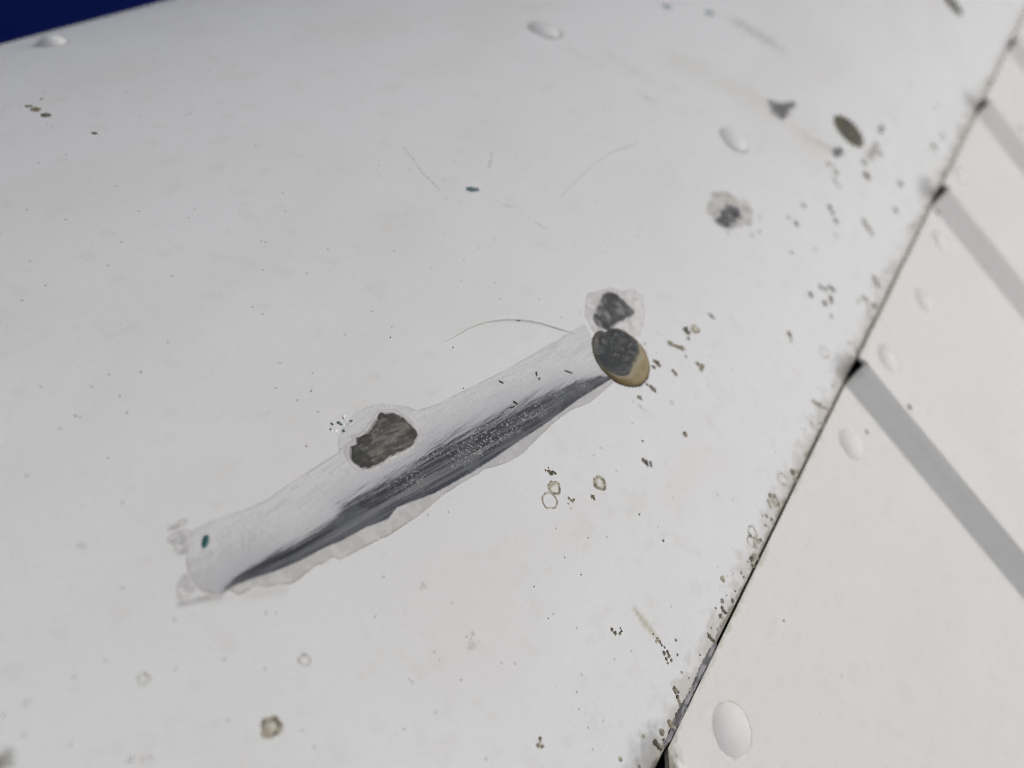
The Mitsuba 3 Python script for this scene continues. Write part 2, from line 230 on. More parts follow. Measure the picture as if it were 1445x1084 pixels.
def paint_colour(p, n, uv):
    x, y = p.x / MM, p.y / MM
    z = p.z / MM
    broad = fbm(x * 0.045, y * 0.03, z * 0.04, 3)
    fine = fbm(x * 1.6, y * 1.6, z * 1.6, 3)
    c = mi.Color3f(WHITE) * dr.select(x > 65.8, mi.Color3f(0.972, 0.957, 0.926), mi.Color3f(0.995, 1.0, 1.002))  # warm light right of the seam, cool light left, painted into the white
    c = mix(c, (0.66, 0.655, 0.625), sst(0.45, 0.8, broad) * 0.5)
    c = c * (0.985 + 0.03 * fine) * (0.975 + 0.05 * noise(x * 5.5, y * 5.5, z * 5.5))
    wear = fbm(x * 0.35, y * 0.35, z * 0.35, 4)
    c = mix(c, (0.60, 0.585, 0.54), sst(0.60, 0.74, wear) * 0.22)
    for i, (a, b) in enumerate(WHITE_RIVETS):  # dark edge ring painted as contact shade, mixed with dirt
        d = dr.sqrt(dr.square(x - a) + dr.square(y - b)) - (4.3 if i < 2 else 3.1)
        c = mix(c, (0.30, 0.29, 0.24), dr.exp(-dr.square(d / 0.45)) * (0.45 + 0.5 * sst(0.35, 0.6, fbm(x * 0.3, y * 0.3, 1.0, 2))))
    for i, (a, b) in enumerate(DOMES):
        d = dr.sqrt(dr.square(x - a) + dr.square(y - b)) - 4.25
        c = mix(c, (0.40, 0.37, 0.29), dr.exp(-dr.square(d / 0.35)) * 0.45 * sst(0.42, 0.62, fbm(x * 0.35 + i, y * 0.35, 1.0, 3)))
    # faint tan spots
    for i, (a, b, r) in enumerate(FAINT):
        d = dr.sqrt(dr.square(x - a) + dr.square(y - b)) / r
        k = sst(1.15, 0.35, d + (fbm(x * 2.3 + i, y * 2.3, 0, 3) - 0.5) * 1.5)
        c = mix(c, (0.40, 0.37, 0.29), k * 0.42)
    # wiped smears and scratches
    tones = ((0.56, 0.53, 0.42), (0.36, 0.34, 0.31), (0.42, 0.40, 0.30), (0.40, 0.39, 0.40), (0.53, 0.52, 0.48))
    for i, (a, b, w, t) in enumerate(SMEARS):
        d, k = seg_dist(x, y, a, b)
        m = dr.exp(-dr.square(d / w)) * sst(0.2, 0.75, fbm(x * 0.5 + 7 * i, y * 0.22, 3.0, 3) + 0.18)
        c = mix(c, tones[t], m * (0.24, 0.5, 0.55, 0.8, 0.5)[t])
    for i, line in enumerate(SCRATCHES):
        for a, b in zip(line[:-1], line[1:]):
            d, k = seg_dist(x, y, a, b)
            m = dr.exp(-dr.square(d / (0.17 if i < 3 else 0.12))) * sst(0.35, 0.65, fbm(x * 0.7 + i, y * 0.7, 5.0, 3))
            c = mix(c, (0.33, 0.32, 0.27) if i < 4 else (0.80, 0.80, 0.79), m * (0.6 if i < 4 else 0.35))
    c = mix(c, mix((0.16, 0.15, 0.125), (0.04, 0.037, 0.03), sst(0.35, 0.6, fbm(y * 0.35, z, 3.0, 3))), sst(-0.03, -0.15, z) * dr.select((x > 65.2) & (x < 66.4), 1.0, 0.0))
    # soot blown out of the open rib ends, then painted shade on the lowest
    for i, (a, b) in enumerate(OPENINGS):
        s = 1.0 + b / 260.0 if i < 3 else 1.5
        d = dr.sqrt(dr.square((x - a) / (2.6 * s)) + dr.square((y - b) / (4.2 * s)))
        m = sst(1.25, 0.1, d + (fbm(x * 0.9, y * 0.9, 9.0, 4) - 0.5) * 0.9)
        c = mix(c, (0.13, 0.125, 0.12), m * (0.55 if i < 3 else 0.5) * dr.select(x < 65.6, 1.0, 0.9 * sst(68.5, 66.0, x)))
    d = dr.sqrt(dr.square((x - 66.0) / 3.2) + dr.square((y - 60.0) / 5.0)) + (fbm(x * 0.9, y * 0.9, 9.0, 3) - 0.5) * 0.7  # dark patch painted over the bright, light-facing back slope of the lowest rib
    c = mix(c, (0.15, 0.14, 0.12), sst(1.3, 0.2, d) * dr.select(x > 65.8, 0.92, 0.0))
    # grime along the seam
    e = SEAM0 - x
    g = sst(4.5, 0.0, e + (fbm(x * 0.6, y * 0.5, 2.0, 4) - 0.5) * 7.0)
    c = mix(c, (0.38, 0.34, 0.275), dr.select(e > 0, g * 0.5, 0.0))
    g2 = sst(0.9, 0.0, e + (fbm(x * 1.2, y * 0.9, 4.0, 3) - 0.45) * 1.6)
    c = mix(c, (0.20, 0.175, 0.135), dr.select(e > 0, g2 * 0.85, 0.0))
    e2 = x - SEAM1
    g3 = sst(1.1, 0.0, e2 + (fbm(x * 0.9, y * 0.6, 6.0, 3) - 0.45) * 2.2)
    c = mix(c, (0.40, 0.39, 0.29), dr.select(e2 > 0, g3 * 0.5, 0.0))
    # pinhead dirt everywhere
    f1, f2, w = voronoi(x * 0.42, y * 0.42)
    c = mix(c, (0.20, 0.19, 0.17), sst(0.09, 0.03, f1 / (0.35 + w)) * dr.select(w > 0.95, 0.45, 0.0) * dr.select(x > 66, 0.35, 1.0))
    f1, f2, w = voronoi(x * 1.1 + 31.0, y * 1.1)
    c = mix(c, (0.34, 0.33, 0.30), sst(0.16, 0.05, f1) * dr.select(w > 0.92, 0.30, 0.0) * dr.select(x > 66, 0.4, 1.0))
    for (a, b, r) in CORNER:
        d = dr.sqrt(dr.square(x - a) + dr.square(y - b)) / r
        c = mix(c, (0.20, 0.19, 0.13), sst(1.2, 0.4, d + (fbm(x, y, 1.0, 4) - 0.5) * 1.2) * 0.6)
    return c


def paint_bump(p, n, uv):
    x, y, z = p.x / MM, p.y / MM, p.z / MM
    return fbm(x * 0.45, y * 0.45, z * 0.45, 3) * 0.8 + fbm(x * 3.0, y * 3.0, z * 3.0, 2) * 0.06


SX, SY = 0.2425, 0.9701          # the way the sander ran


def sanded_colour(p, n, uv):
    """uv.x: across the bare band: 0..1 inside, 1 + mm above it, -mm below it; uv.y: mm from the outer rim."""
    x, y = p.x / MM, p.y / MM
    s, q = x * SX + y * SY, x * SY - y * SX
    s2, q2 = x * 0.06 + y * 0.998, x * 0.998 - y * 0.06
    t, edge = uv.x, uv.y
    streak = fbm(s * 0.16, q * 3.4, 0.0, 4)
    streak2 = fbm(s2 * 0.22, q2 * 5.0, 3.0, 3)
    grit = fbm(x * 2.6, y * 2.6, 0.0, 4)
    c = mix((0.640, 0.640, 0.636), (0.53, 0.53, 0.528), sst(0.36, 0.70, 0.5 * streak + 0.5 * streak2) * 0.75)
    c = mix(c, (0.47, 0.46, 0.45), sst(0.55, 0.75, grit) * 0.4)
    endgrey = sst(47.0, 36.0, s) * sst(-12.5, -7.0, q + (grit - 0.5) * 5.0)
    c = mix(c, (0.45, 0.445, 0.45), endgrey * 0.75)
    # lavender-grey feathering above the band
    up = dr.select(t > 1.0, t - 1.0, (t - 1.0) * 6.0)
    mid = sst(36.0, 62.0, s) * sst(112.0, 96.0, s)
    f = sst(2.8 + 1.6 * mid, -0.6, up + (streak - 0.5) * 3.2 + (streak2 - 0.5) * 2.6)
    c = mix(c, (0.37, 0.375, 0.40), f * (0.34 + 0.38 * mid))
    # the bare band
    k = sst(0.75, -1.7, up + (streak - 0.5) * 1.9 + (streak2 - 0.5) * 1.7 + (grit - 0.5) * 0.7) * sst(-0.22, 0.02, t + (grit - 0.5) * 0.16)
    metal = mix((0.085, 0.090, 0.100), (0.165, 0.168, 0.172), sst(0.35, 0.65, streak))
    metal = mix(metal, (0.040, 0.042, 0.048), sst(0.44, 0.58, fbm(s * 0.06, q * 2.2, 8.0, 3)) * 0.85)
    metal = mix(metal, (0.055, 0.062, 0.078), sst(0.30, 0.02, t) * 0.65)
    metal = mix(metal, (0.032, 0.034, 0.040), dr.exp(-dr.square((t - 0.52 - 0.16 * (fbm(s * 0.12, 0.0, 3.0, 3) - 0.5)) / 0.085)) * sst(30.0, 36.0, s) * sst(74.0, 56.0, s) * 0.75)
    metal = mix(metal, (0.130, 0.137, 0.146), sst(0.50, 0.68, fbm(x * 0.4, y * 0.4, 2.0, 3)) * 0.5)
    metal = metal * (0.62 + 0.76 * fbm(s * 0.10, q * 7.0, 2.0, 3))
    fleck = fbm(s * 3.4, q * 4.6, 5.0, 4)
    zone = sst(0.38, 0.60, fbm(s * 0.16, q * 0.5, 4.0, 2) + 0.10) * sst(52.0, 68.0, s) * sst(110.0, 100.0, s) * sst(0.12, 0.35, t) * sst(1.0, 0.75, t)
    metal = mix(metal, (0.48, 0.48, 0.47), sst(0.56, 0.70, fleck) * (0.05 + 0.45 * zone) * sst(34.0, 50.0, s))
    c = mix(c, metal, k)
    # smeared primer below the band, its outline
    below = sst(0.02, -0.25, t)
    c = mix(c, mix((0.49, 0.478, 0.45), (0.58, 0.57, 0.545), sst(0.35, 0.7, fbm(x * 0.9, y * 0.9, 3.0, 3))), below * (0.85 - 0.35 * sst(52.0, 72.0, s)))
    line = sst(0.42, 0.06, edge + (grit - 0.5) * 0.25)
    low = dr.select(t < 0.0, 0.85 - 0.35 * sst(52.0, 72.0, s), 0.35 + 0.5 * endgrey)
    c = mix(c, (0.33, 0.30, 0.26), line * low * (0.25 + 0.75 * sst(0.40, 0.62, fbm(x * 0.5, y * 0.5, 7.0, 3))))
    return c


def bare_colour(p, n, uv):
    """Patches ground to metal; uv.x: mm from the rim."""
    x, y = p.x / MM, p.y / MM
    a = fbm(x * 0.5 + y * 0.25, y * 0.9 - x * 2.6, 0.0, 4)
    b = fbm(x * 0.35, y * 0.35, 4.0, 3)
    g = fbm(x * 2.2, y * 2.2, 7.0, 3)
    c = mix((0.085, 0.083, 0.075), (0.165, 0.157, 0.14), sst(0.36, 0.66, a))
    c = mix(c, (0.038, 0.039, 0.039), sst(0.47, 0.62, b) * 0.75)
    c = mix(c, (0.34, 0.335, 0.32), sst(0.66, 0.78, g) * 0.25)
    c = mix(c, (0.055, 0.054, 0.050), sst(0.9, 0.1, uv.x + (g - 0.5) * 0.5) * 0.8)
    torn = sst(0.34, 0.10, uv.x + (fbm(x * 1.1, y * 1.1, 5.0, 3) - 0.5) * 0.6)
    c = mix(c, (0.50, 0.495, 0.485), torn * 0.7)
    return c


def soft_colour(p, n, uv):
    """Thin grey rubbed-through spots: paint at the rim, metal inside."""
    x, y = p.x / MM, p.y / MM
    g = fbm(x * 0.8, y * 0.8, 7.0, 4)
    c = mix((0.22, 0.218, 0.218), (0.105, 0.105, 0.108), sst(0.35, 0.65, g))
    c = mix(c, (0.045, 0.047, 0.050), sst(0.48, 0.64, fbm(x * 0.45, y * 0.45, 3.0, 2)) * 0.7)
    return mix((0.56, 0.55, 0.54), c, sst(0.0, 0.6, uv.x + (g - 0.5) * 0.9))


def halo_colour(p, n, uv):
    x, y = p.x / MM, p.y / MM
    g = fbm(x * 0.9, y * 0.9, 2.0, 4)
    c = mix((0.63, 0.62, 0.61), (0.47, 0.46, 0.45), sst(0.38, 0.70, g) * 0.8)
    c = mix(c, (0.40, 0.395, 0.39), sst(1.8, 4.5, uv.x) * 0.45)
    return mix(c, (0.40, 0.38, 0.355), sst(0.55, 0.05, uv.x + (g - 0.5) * 0.6) * 0.42)


def flake_colour(p, n, uv):
    x, y = p.x / MM, p.y / MM
    g = fbm(x * 1.4, y * 1.4, 2.0, 4)
    c = mix((0.66, 0.655, 0.64), (0.44, 0.435, 0.43), sst(0.36, 0.62, g))
    return mix(c, (0.40, 0.38, 0.35), sst(0.30, 0.04, uv.x + (g - 0.5) * 0.4) * 0.6)


def tan_halo_colour(p, n, uv):
    x, y = p.x / MM, p.y / MM
    g = fbm(x * 0.55, y * 0.55, 2.0, 4)
    c = mix((0.50, 0.488, 0.455), (0.34, 0.325, 0.29), sst(0.34, 0.66, g))
    c = mix(c, (0.28, 0.275, 0.26), sst(3.0, 6.0, uv.x) * 0.6)
    return mix(WHITE, c, sst(-0.3, 1.3, uv.x + (g - 0.5) * 1.8) * 0.95)


def rivet_colour(p, n, uv):
    """uv.x: mm ground away (positive where the flat cut is), uv.y: distance from the middle over the radius."""
    x, y = p.x / MM - BIG_RIVETS[0][0], p.y / MM - BIG_RIVETS[0][1]
    r = dr.sqrt(dr.square(x + 2.0) + dr.square(y - 1.0))
    a = dr.atan2(y - 1.0, x + 2.0)
    swirl = fbm(r * 1.3 + a * 0.8 + 1.5 * noise(x, y), a * 1.9, 1.0, 4)
    g = fbm(x * 1.3, y * 1.3, 3.0, 4)
    metal = mix((0.048, 0.052, 0.054), (0.135, 0.138, 0.134), sst(0.40, 0.72, swirl) * sst(0.25, 0.6, g))
    metal = mix(metal, (0.22, 0.22, 0.21), sst(0.66, 0.80, fbm(r * 2.0, a * 4.0, 6.0, 3)) * 0.7)
    metal = mix(metal, (0.105, 0.10, 0.078), sst(0.85, 1.0, uv.y) * 0.7)
    tan = mix((0.205, 0.155, 0.070), (0.26, 0.21, 0.11), sst(0.3, 0.7, g))
    tan = mix(tan, (0.40, 0.37, 0.27), sst(-0.30, -0.02, uv.x) * 0.5)
    tan = mix(tan, (0.14, 0.10, 0.045), sst(0.90, 1.0, uv.y) * 0.5)
    return mix(tan, metal, sst(-0.06, 0.10, uv.x + (g - 0.5) * 0.16))


def olive_colour(p, n, uv):
    x, y = p.x / MM, p.y / MM
    g = fbm(x * 0.5, y * 0.5, 3.0, 4)
    c = mix((0.115, 0.105, 0.068), (0.075, 0.075, 0.062), sst(0.35, 0.65, g))
    return mix(c, (0.17, 0.145, 0.09), sst(0.7, 1.0, uv.y) * 0.5)


def grime_colour(p, n, uv):
    x, y = p.x / MM, p.y / MM
    g = fbm(x * 2.6, y * 2.6, p.z / MM * 2.6, 3)
    c = mix((0.075, 0.063, 0.045), (0.34, 0.30, 0.215), sst(0.38, 0.66, g))
    return mix(c, (0.10, 0.095, 0.085), sst(0.4, 0.7, noise(x * 0.25, y * 0.25, 2.0)) * 0.5)


def pale_colour(p, n, uv):
    x, y = p.x / MM, p.y / MM
    g = fbm(x * 1.8, y * 1.8, 1.0, 3)
    return mix((0.30, 0.28, 0.22), (0.55, 0.53, 0.47), sst(0.35, 0.65, g))


def tan_colour(p, n, uv):
    x, y = p.x / MM, p.y / MM
    return mix((0.17, 0.15, 0.105), (0.43, 0.40, 0.32), sst(0.33, 0.62, fbm(x * 1.9, y * 1.9, 1.0, 3)))


def film_colour(p, n, uv):
    x, y = p.x / MM, p.y / MM
    g = fbm(x * 1.1, y * 1.1, 1.0, 4)
    return mix((0.36, 0.33, 0.25), (0.66, 0.64, 0.59), sst(0.32, 0.58, g))


def principled(fn, rough, spec=0.5, bump=None, scale=0.0, eps=1e-4, **more):
    b = {'type': 'principled', 'base_color': mikit.proc(fn) if callable(fn) else {'type': 'rgb', 'value': list(fn)}, 'roughness': rough, 'specular': spec, **more}
    if bump:
        b = {'type': 'bumpmap', 'arbitrary': mikit.proc(bump, eps), 'scale': scale, 'bsdf': b}
    return {'type': 'twosided', 'bsdf': b}


def scratch_bump(p, n, uv):
    x, y = p.x / MM, p.y / MM
    s, q = x * SX + y * SY, x * SY - y * SX
    return fbm(s * 0.3, q * 4.0, 0.0, 3) + 0.5 * fbm(x * 2.5, y * 2.5, 1.0, 3)


scene['white_paint'] = principled(paint_colour, 0.5, 0.10, paint_bump, 2.5e-5, 2e-4)
scene['plain_paint'] = principled((0.66, 0.665, 0.662), 0.45, 0.2)
scene['warm_light_paint'] = principled((0.645, 0.640, 0.622), 0.45, 0.2)  # dome rivets: warm light tint mixed into the white paint
scene['sanded_mat'] = principled(sanded_colour, 0.55, 0.15, scratch_bump, 3.0e-5, 8e-5)
scene['bare_mat'] = principled(bare_colour, 0.55, 0.15, scratch_bump, 8e-5, 8e-5)
scene['soft_mat'] = principled(soft_colour, 0.6, 0.1)
scene['halo_mat'] = principled(halo_colour, 0.5, 0.4)
scene['flake_mat'] = principled(flake_colour, 0.6, 0.2)
scene['tan_halo_mat'] = principled(tan_halo_colour, 0.55, 0.4)
scene['rivet_mat'] = principled(rivet_colour, 0.5, 0.15, scratch_bump, 4e-5, 8e-5)
scene['olive_mat'] = principled(olive_colour, 0.6, 0.1)
scene['grime_mat'] = principled(grime_colour, 0.8, 0.2)
scene['pale_mat'] = principled(pale_colour, 0.7, 0.3)
scene['tan_mat'] = principled(tan_colour, 0.7, 0.2)
scene['film_mat'] = principled(film_colour, 0.6, 0.3)
scene['teal_mat'] = principled((0.012, 0.085, 0.090), 0.4, 0.5)
scene['grey_teal_mat'] = principled((0.075, 0.125, 0.140), 0.45, 0.5)
scene['hair_mat'] = principled((0.60, 0.575, 0.50), 0.5, 0.3)
scene['dark_fleck'] = principled((0.06, 0.048, 0.035), 0.7, 0.3)
scene['white_fleck'] = principled((0.80, 0.80, 0.79), 0.3, 0.6)
scene['dark_metal'] = principled((0.030, 0.032, 0.030), 0.6, 0.3)
scene['sealant_mat'] = principled(lambda p, n, uv: mix((0.085, 0.085, 0.09), (0.28, 0.28, 0.285), sst(0.38, 0.66, fbm(p.x / MM * 1.7, p.y / MM * 0.6, 0.0, 4))), 0.6, 0.3)
scene['navy_mat'] = {'type': 'twosided', 'bsdf': {'type': 'diffuse', 'reflectance': mikit.proc(lambda p, n, uv: mix((0.0022, 0.0055, 0.044), (0.0040, 0.0095, 0.070), fbm(p.x * 3.0, p.y * 3.0, 0.0, 3)))}}

# ---------------------------------------------------------------- setting
g = trimesh.creation.box([40, 40, 0.02])
g.apply_translation([0, 0, -0.91])
put('ground', g, 'navy_mat', 'dark navy blue floor far below the edge of the panel', kind='structure', smooth=False)

# ---------------------------------------------------------------- left panel
ang = np.radians(np.r_[np.arange(0, 90, 0.5), np.arange(90, 181, 3)])
sec = [(SEAM0, 0.0), (60.0, 0.0), (52.0, 0.0)] + [(X0 - RAD * math.sin(a), -RAD + RAD * math.cos(a)) for a in ang]
sec = np.array(sec)
ys = np.r_[np.linspace(Y0, Y1, 70)]
n, m = len(sec), len(ys)
nrm = np.array([[0, 0, 1.0]] * 3 + [[-math.sin(a), 0, math.cos(a)] for a in ang])
back = sec - nrm[:, [0, 2]] * 1.0
V, F = [], []


def strip_mesh(top, bottom, ys):
    """A bent sheet of metal with both faces and its edges, along y."""
    loop = np.vstack([top, bottom[::-1]])
    k = len(loop)
    v = np.array([[x, y, z] for y in ys for x, z in loop]) * MM
    i, j = np.meshgrid(np.arange(len(ys) - 1), np.arange(k), indexing='ij')
    q = np.stack([i * k + j, i * k + (j + 1) % k, (i + 1) * k + (j + 1) % k, (i + 1) * k + j], -1).reshape(-1, 4)
    f = [q[:, [0, 2, 1]], q[:, [0, 3, 2]]]
    return trimesh.Trimesh(v, np.vstack(f), process=False)


left = strip_mesh(sec, back, ys)
note('painted_panel', 'smooth white painted metal panel rolling over a nose, with rivets, sanded strip and bare spots', 'panel')
put('painted_panel__skin', left, 'white_paint', smooth=40)
box = trimesh.creation.box([20 * MM, (Y1 - Y0) * MM, 1.0 * MM])
box.apply_translation([SEAM0 * MM, (Y0 + Y1) / 2 * MM, -4.2 * MM])
put('painted_panel__seam_backing', box, 'dark_metal', 'dark strip behind the open seam', smooth=False)


# sanded strip with its band of bare metal
def band_uv(x, y, edge):
    up, low = np.array(BAND_UP), np.array(BAND_LOW)
    lu, ll = LineString(up), LineString(low)
    pts = shapely.points(np.stack([x, y], -1))
    du, dl = shapely.distance(pts, lu), shapely.distance(pts, ll)
    inside = shapely.contains_xy(Polygon(np.vstack([up, low[::-1]])).buffer(0), x, y)
    t = np.where(inside, dl / (du + dl + 1e-9), np.where(du < dl, 1 + du, -dl))
    t = np.where(~inside & (du >= dl) & (x < np.interp(y, low[:, 1], low[:, 0])) & (y < low[0, 1] + 1.0), 1 + np.minimum(du, dl), t)
    return t, edge


def rough(scale, amount, seed):
    return lambda x, y: amount * (meshkit.fbm(np.stack([x * scale, y * scale, np.full_like(x, seed)], -1), 4, seed) - 0.5)


mesh, uv = sheet(wobble(STRIP, 0.3, 0.16, 0.6, 1), 0.24, 0.02, rough(0.4, 0.012, 2), 0.4, band_uv)
put('painted_panel__sanded_strip', mesh, 'sanded_mat', 'long feathered sanded strip with a dark grey band of bare metal', uv=uv)
for i, poly in enumerate(FLAKES):
    mesh, uv = sheet(wobble(poly, 0.15, 0.16, 1.3, 70 + i), 0.15, 0.02, None, 0.3)
    put(f"painted_panel__{numbered('paint_flaking')}", mesh, 'flake_mat', uv=uv)
mesh, uv = sheet(wobble(Polygon(HALO_B).buffer(-2).buffer(2).exterior.coords[:-1], 0.3, 0.14, 0.7, 3), 0.3, 0.02, None, 0.4)
put(f"painted_panel__{numbered('primer_halo')}", mesh, 'halo_mat', 'pale rubbed halo behind the half tan rivet', uv=uv)
mesh, uv = sheet(wobble(HALO_C, 0.4, 0.5, 0.5, 4), 0.4, 0.02, None, 0.6)
put(f"painted_panel__{numbered('primer_halo')}", mesh, 'tan_halo_mat', 'beige halo round a small dark spot', uv=uv)
mesh, uv = sheet(wobble(Polygon(PATCH_A).buffer(0.55).exterior.coords[:-1], 0.25, 0.3, 0.8, 33), 0.25, 0.02, None, 0.3, base=0.035)
put(f"painted_panel__{numbered('primer_halo')}", mesh, 'halo_mat', 'grey feathered rim round the dark bare patch', uv=uv)
for i, (poly, amount, lift, mat, lab, fade) in enumerate((
        (PATCH_A, 0.14, 0.10, 'bare_mat', 'dark grey bare metal patch with torn paint edge beside the sanded strip', 0.35),
        (PATCH_B, 0.20, 0.05, 'soft_mat', 'grey rubbed bare patch above the half tan rivet', 0.6),
        (PATCH_C, 0.60, 0.05, 'soft_mat', 'dark worn spot in a beige halo', 0.8),
        (PATCH_D, 0.22, 0.05, 'soft_mat', 'dark three-cornered chip in the paint', 0.5),
        (PATCH_E, 0.35, 0.05, 'soft_mat', 'small grey chip at the end of a tan streak', 0.5))):
    grow, soft = ((0, 1), (0.35, 0.9), (0.8, 0.36), (0.7, 0.42), (0.4, 0.6))[i]
    mesh, uv = sheet(wobble(Polygon(poly).buffer(grow).exterior.coords[:-1], 0.25, amount, 0.9, 10 + i), 0.22, lift, rough(0.9, 2.4 * lift, 20 + i), fade, base=0.075)
    uv[:, 0] *= soft
    put(f"painted_panel__{numbered('bare_patch')}", mesh, mat, lab, uv=uv)


def dome(cx, cy, radius, tall, cut=None, rings=56, sides=128, skirt=0.25, power=2.0, wall=0.0):
    """A rivet head on the skin: a wall, then a cap; cut(u, v) is a plane that grinds its top away. (mesh, uv)"""
    r = np.r_[np.linspace(0, 1, rings) ** 0.85] * radius
    a = np.arange(sides) * 2 * np.pi / sides
    u, v = np.outer(r, np.cos(a)), np.outer(r, np.sin(a))
    h = wall + tall * (1 - (r / radius) ** power)[:, None] * np.ones(sides)
    gone = np.full_like(h, -1.0)
    if cut is not None:
        c = cut(u, v)
        gone = h - c
        h = np.minimum(h, c)
    u, v = np.vstack([u, u[-1:] * 1.005]), np.vstack([v, v[-1:] * 1.005])
    h, gone = np.vstack([h, h[-1:] * 0 - 0.3]), np.vstack([gone, gone[-1:]])
    rr = np.vstack([np.repeat((r / radius)[:, None], sides, 1), np.ones((1, sides))])
    p = on_skin(cx + u, cy + v, 0)
    nn = slope_normal(np.full(u.shape, cx))
    p = p + nn * h[..., None] * MM
    k = len(r) + 1
    i, j = np.meshgrid(np.arange(k - 1), np.arange(sides), indexing='ij')
    q = np.stack([i * sides + j, (i + 1) * sides + j, (i + 1) * sides + (j + 1) % sides, i * sides + (j + 1) % sides], -1).reshape(-1, 4)
    f = np.vstack([q[sides:][:, [0, 1, 2]], q[sides:][:, [0, 2, 3]], q[:sides][:, [0, 1, 2]]])
    return trimesh.Trimesh(p.reshape(-1, 3), f, process=False), np.stack([gone.ravel(), rr.ravel()], -1)


cx, cy = BIG_RIVETS[0]
mesh, uv = dome(cx, cy, 6.3, 0.85, lambda u, v: np.maximum(-0.08 + 0.129 * (u + 6.3) + 0.030 * v + 0.03 * np.sin(u * 0.7 + v * 0.9), 0.04), wall=0.25, power=8.0)
put('painted_panel__rivet_shadow_ring', ring_crust(cx, cy, 6.95, 0.24, 3, 0.05, 0.6, 0.05), 'dark_fleck', 'dark ring standing in for the shadow gap round the half tan rivet')  # thin dark ring shaped as the shadow gap at the rivet base
put(f"painted_panel__{numbered('rivet_head')}", mesh, 'rivet_mat', 'round rivet head, half ground to dark metal and half tan', uv=uv)
for (cx, cy), lab in zip(BIG_RIVETS[1:], ('flat olive brown rivet head between dark chip and seam', 'blurred olive brown rivet head at the top edge')):
    mesh, uv = dome(cx, cy, 6.4, 0.35, wall=0.15, power=4.0)
    put(f"painted_panel__{numbered('rivet_head')}", mesh, 'olive_mat', lab, uv=uv)
for (cx, cy) in WHITE_RIVETS:
    mesh, uv = dome(cx, cy, (3.7 if cx < 0 else 4.1) if cx > -100 else 3.0, 0.65 if cx > -100 else 1.6, wall=0.2, power=2.2)
    put(f"painted_panel__{numbered('rivet_head')}", mesh, 'plain_paint', smooth=45)

# ---------------------------------------------------------------- right panel: flats, raised ribs, domed rivets
XR = 520.0
#        start of the front face, crest, foot of the back face, height
RIBS = [(49.5, 57.0, 63.2, 4.1), (166.6, 173.4, 180.0, 4.3), (276.0, 286.6, 296.0, 4.6), (372.0, 383.0, 394.0, 5.0), (473.0, 485.0, 497.0, 5.2),
        (575.0, 587.0, 600.0, 5.2), (677.0, 690.0, 702.0, 5.2), (780.0, 792.0, 804.0, 5.2), (884.0, 896.0, 908.0, 5.2)]
note('ribbed_panel', 'white painted metal panel with raised cross ribs and domed rivets, right of the seam', 'panel')


def sheet_along_x(ysec, x0, x1, thick=0.8):
    top = np.array(ysec, float)
    d = np.gradient(top, axis=0)
    nn = np.stack([-d[:, 1], d[:, 0]], -1)
    nn /= np.linalg.norm(nn, axis=1, keepdims=True)
    low = top - nn * thick
    loop = np.vstack([top, low[::-1]])
    xs = np.r_[x0, np.linspace(x0 + 4, 240, 40), x1]
    k = len(loop)
    v = np.array([[x, y + (0.3 * (meshkit.noise([x * 0.06, y, 3.0]) - 0.5) if z > 0.4 else 0), z * (1 + 0.10 * (meshkit.noise([x * 0.05, y * 0.01, 1.0]) - 0.5) * (z > 0.4))] for x in xs for y, z in loop]) * MM
    i, j = np.meshgrid(np.arange(len(xs) - 1), np.arange(k), indexing='ij')
    q = np.stack([i * k + j, i * k + (j + 1) % k, (i + 1) * k + (j + 1) % k, (i + 1) * k + j], -1).reshape(-1, 4)
    f = np.vstack([q[:, [0, 1, 2]], q[:, [0, 2, 3]]])
    cap = [[a, a + 1, k - 2 - a] for a in range(len(top) - 1)] + [[a, k - 2 - a, k - 1 - a] for a in range(len(top) - 1)]
    cap = np.array(cap)
    f = np.vstack([f, cap, cap[:, ::-1] + k * (len(xs) - 1)])
    return trimesh.Trimesh(v, f, process=False)


edges = [Y0] + [e for r in RIBS for e in (r[0], r[2])] + [Y1]
flats = []
for a, b in zip(edges[0::2], edges[1::2]):
    flats.append(sheet_along_x([(y, 0.0) for y in np.linspace(a, b, 6)], SEAM1, XR))
put('ribbed_panel__skin', trimesh.util.concatenate(flats), 'white_paint', smooth=30)


def rib_section(a, c, b, h, rnd):
    """Front face, rounded crest, back face."""
    pts = [(a, 0.0)]
    for t in np.linspace(0.08, 0.97 - rnd, 6):
        pts.append((a + (c - a) * t, h * t))
    p0, p2 = pts[-1], (c + (b - c) * (rnd + 0.03), h * (1 - rnd - 0.03))
    for t in np.linspace(0.12, 1, 8):
        pts.append(tuple((1 - t) ** 2 * np.array(p0) + 2 * t * (1 - t) * np.array((c, h * 1.01)) + t * t * np.array(p2)))
    for t in np.linspace(rnd + 0.2, 1, 5):
        pts.append((c + (b - c) * t, h * (1 - t)))
    return pts


for i, (a, c, b, h) in enumerate(RIBS):
    put(f"ribbed_panel__{numbered('rib')}", sheet_along_x(rib_section(a, c, b, h, 0.03 if i < 2 else 0.12), SEAM1, XR), 'white_paint', smooth=22)
for i, (cx, cy) in enumerate(DOMES):
    cx, cy = cx, cy
    s = 1.0 if i == 0 else 0.95
    a = np.linspace(0, 1, 26)
    mesh, uv = dome(cx, cy, 4.15 * s, 0.72 * s, power=2.3, wall=0.05)
    put(f"ribbed_panel__{numbered('rivet_head__')}".replace('rivet_head__', 'rivet_head'), mesh, 'warm_light_paint', smooth=50)

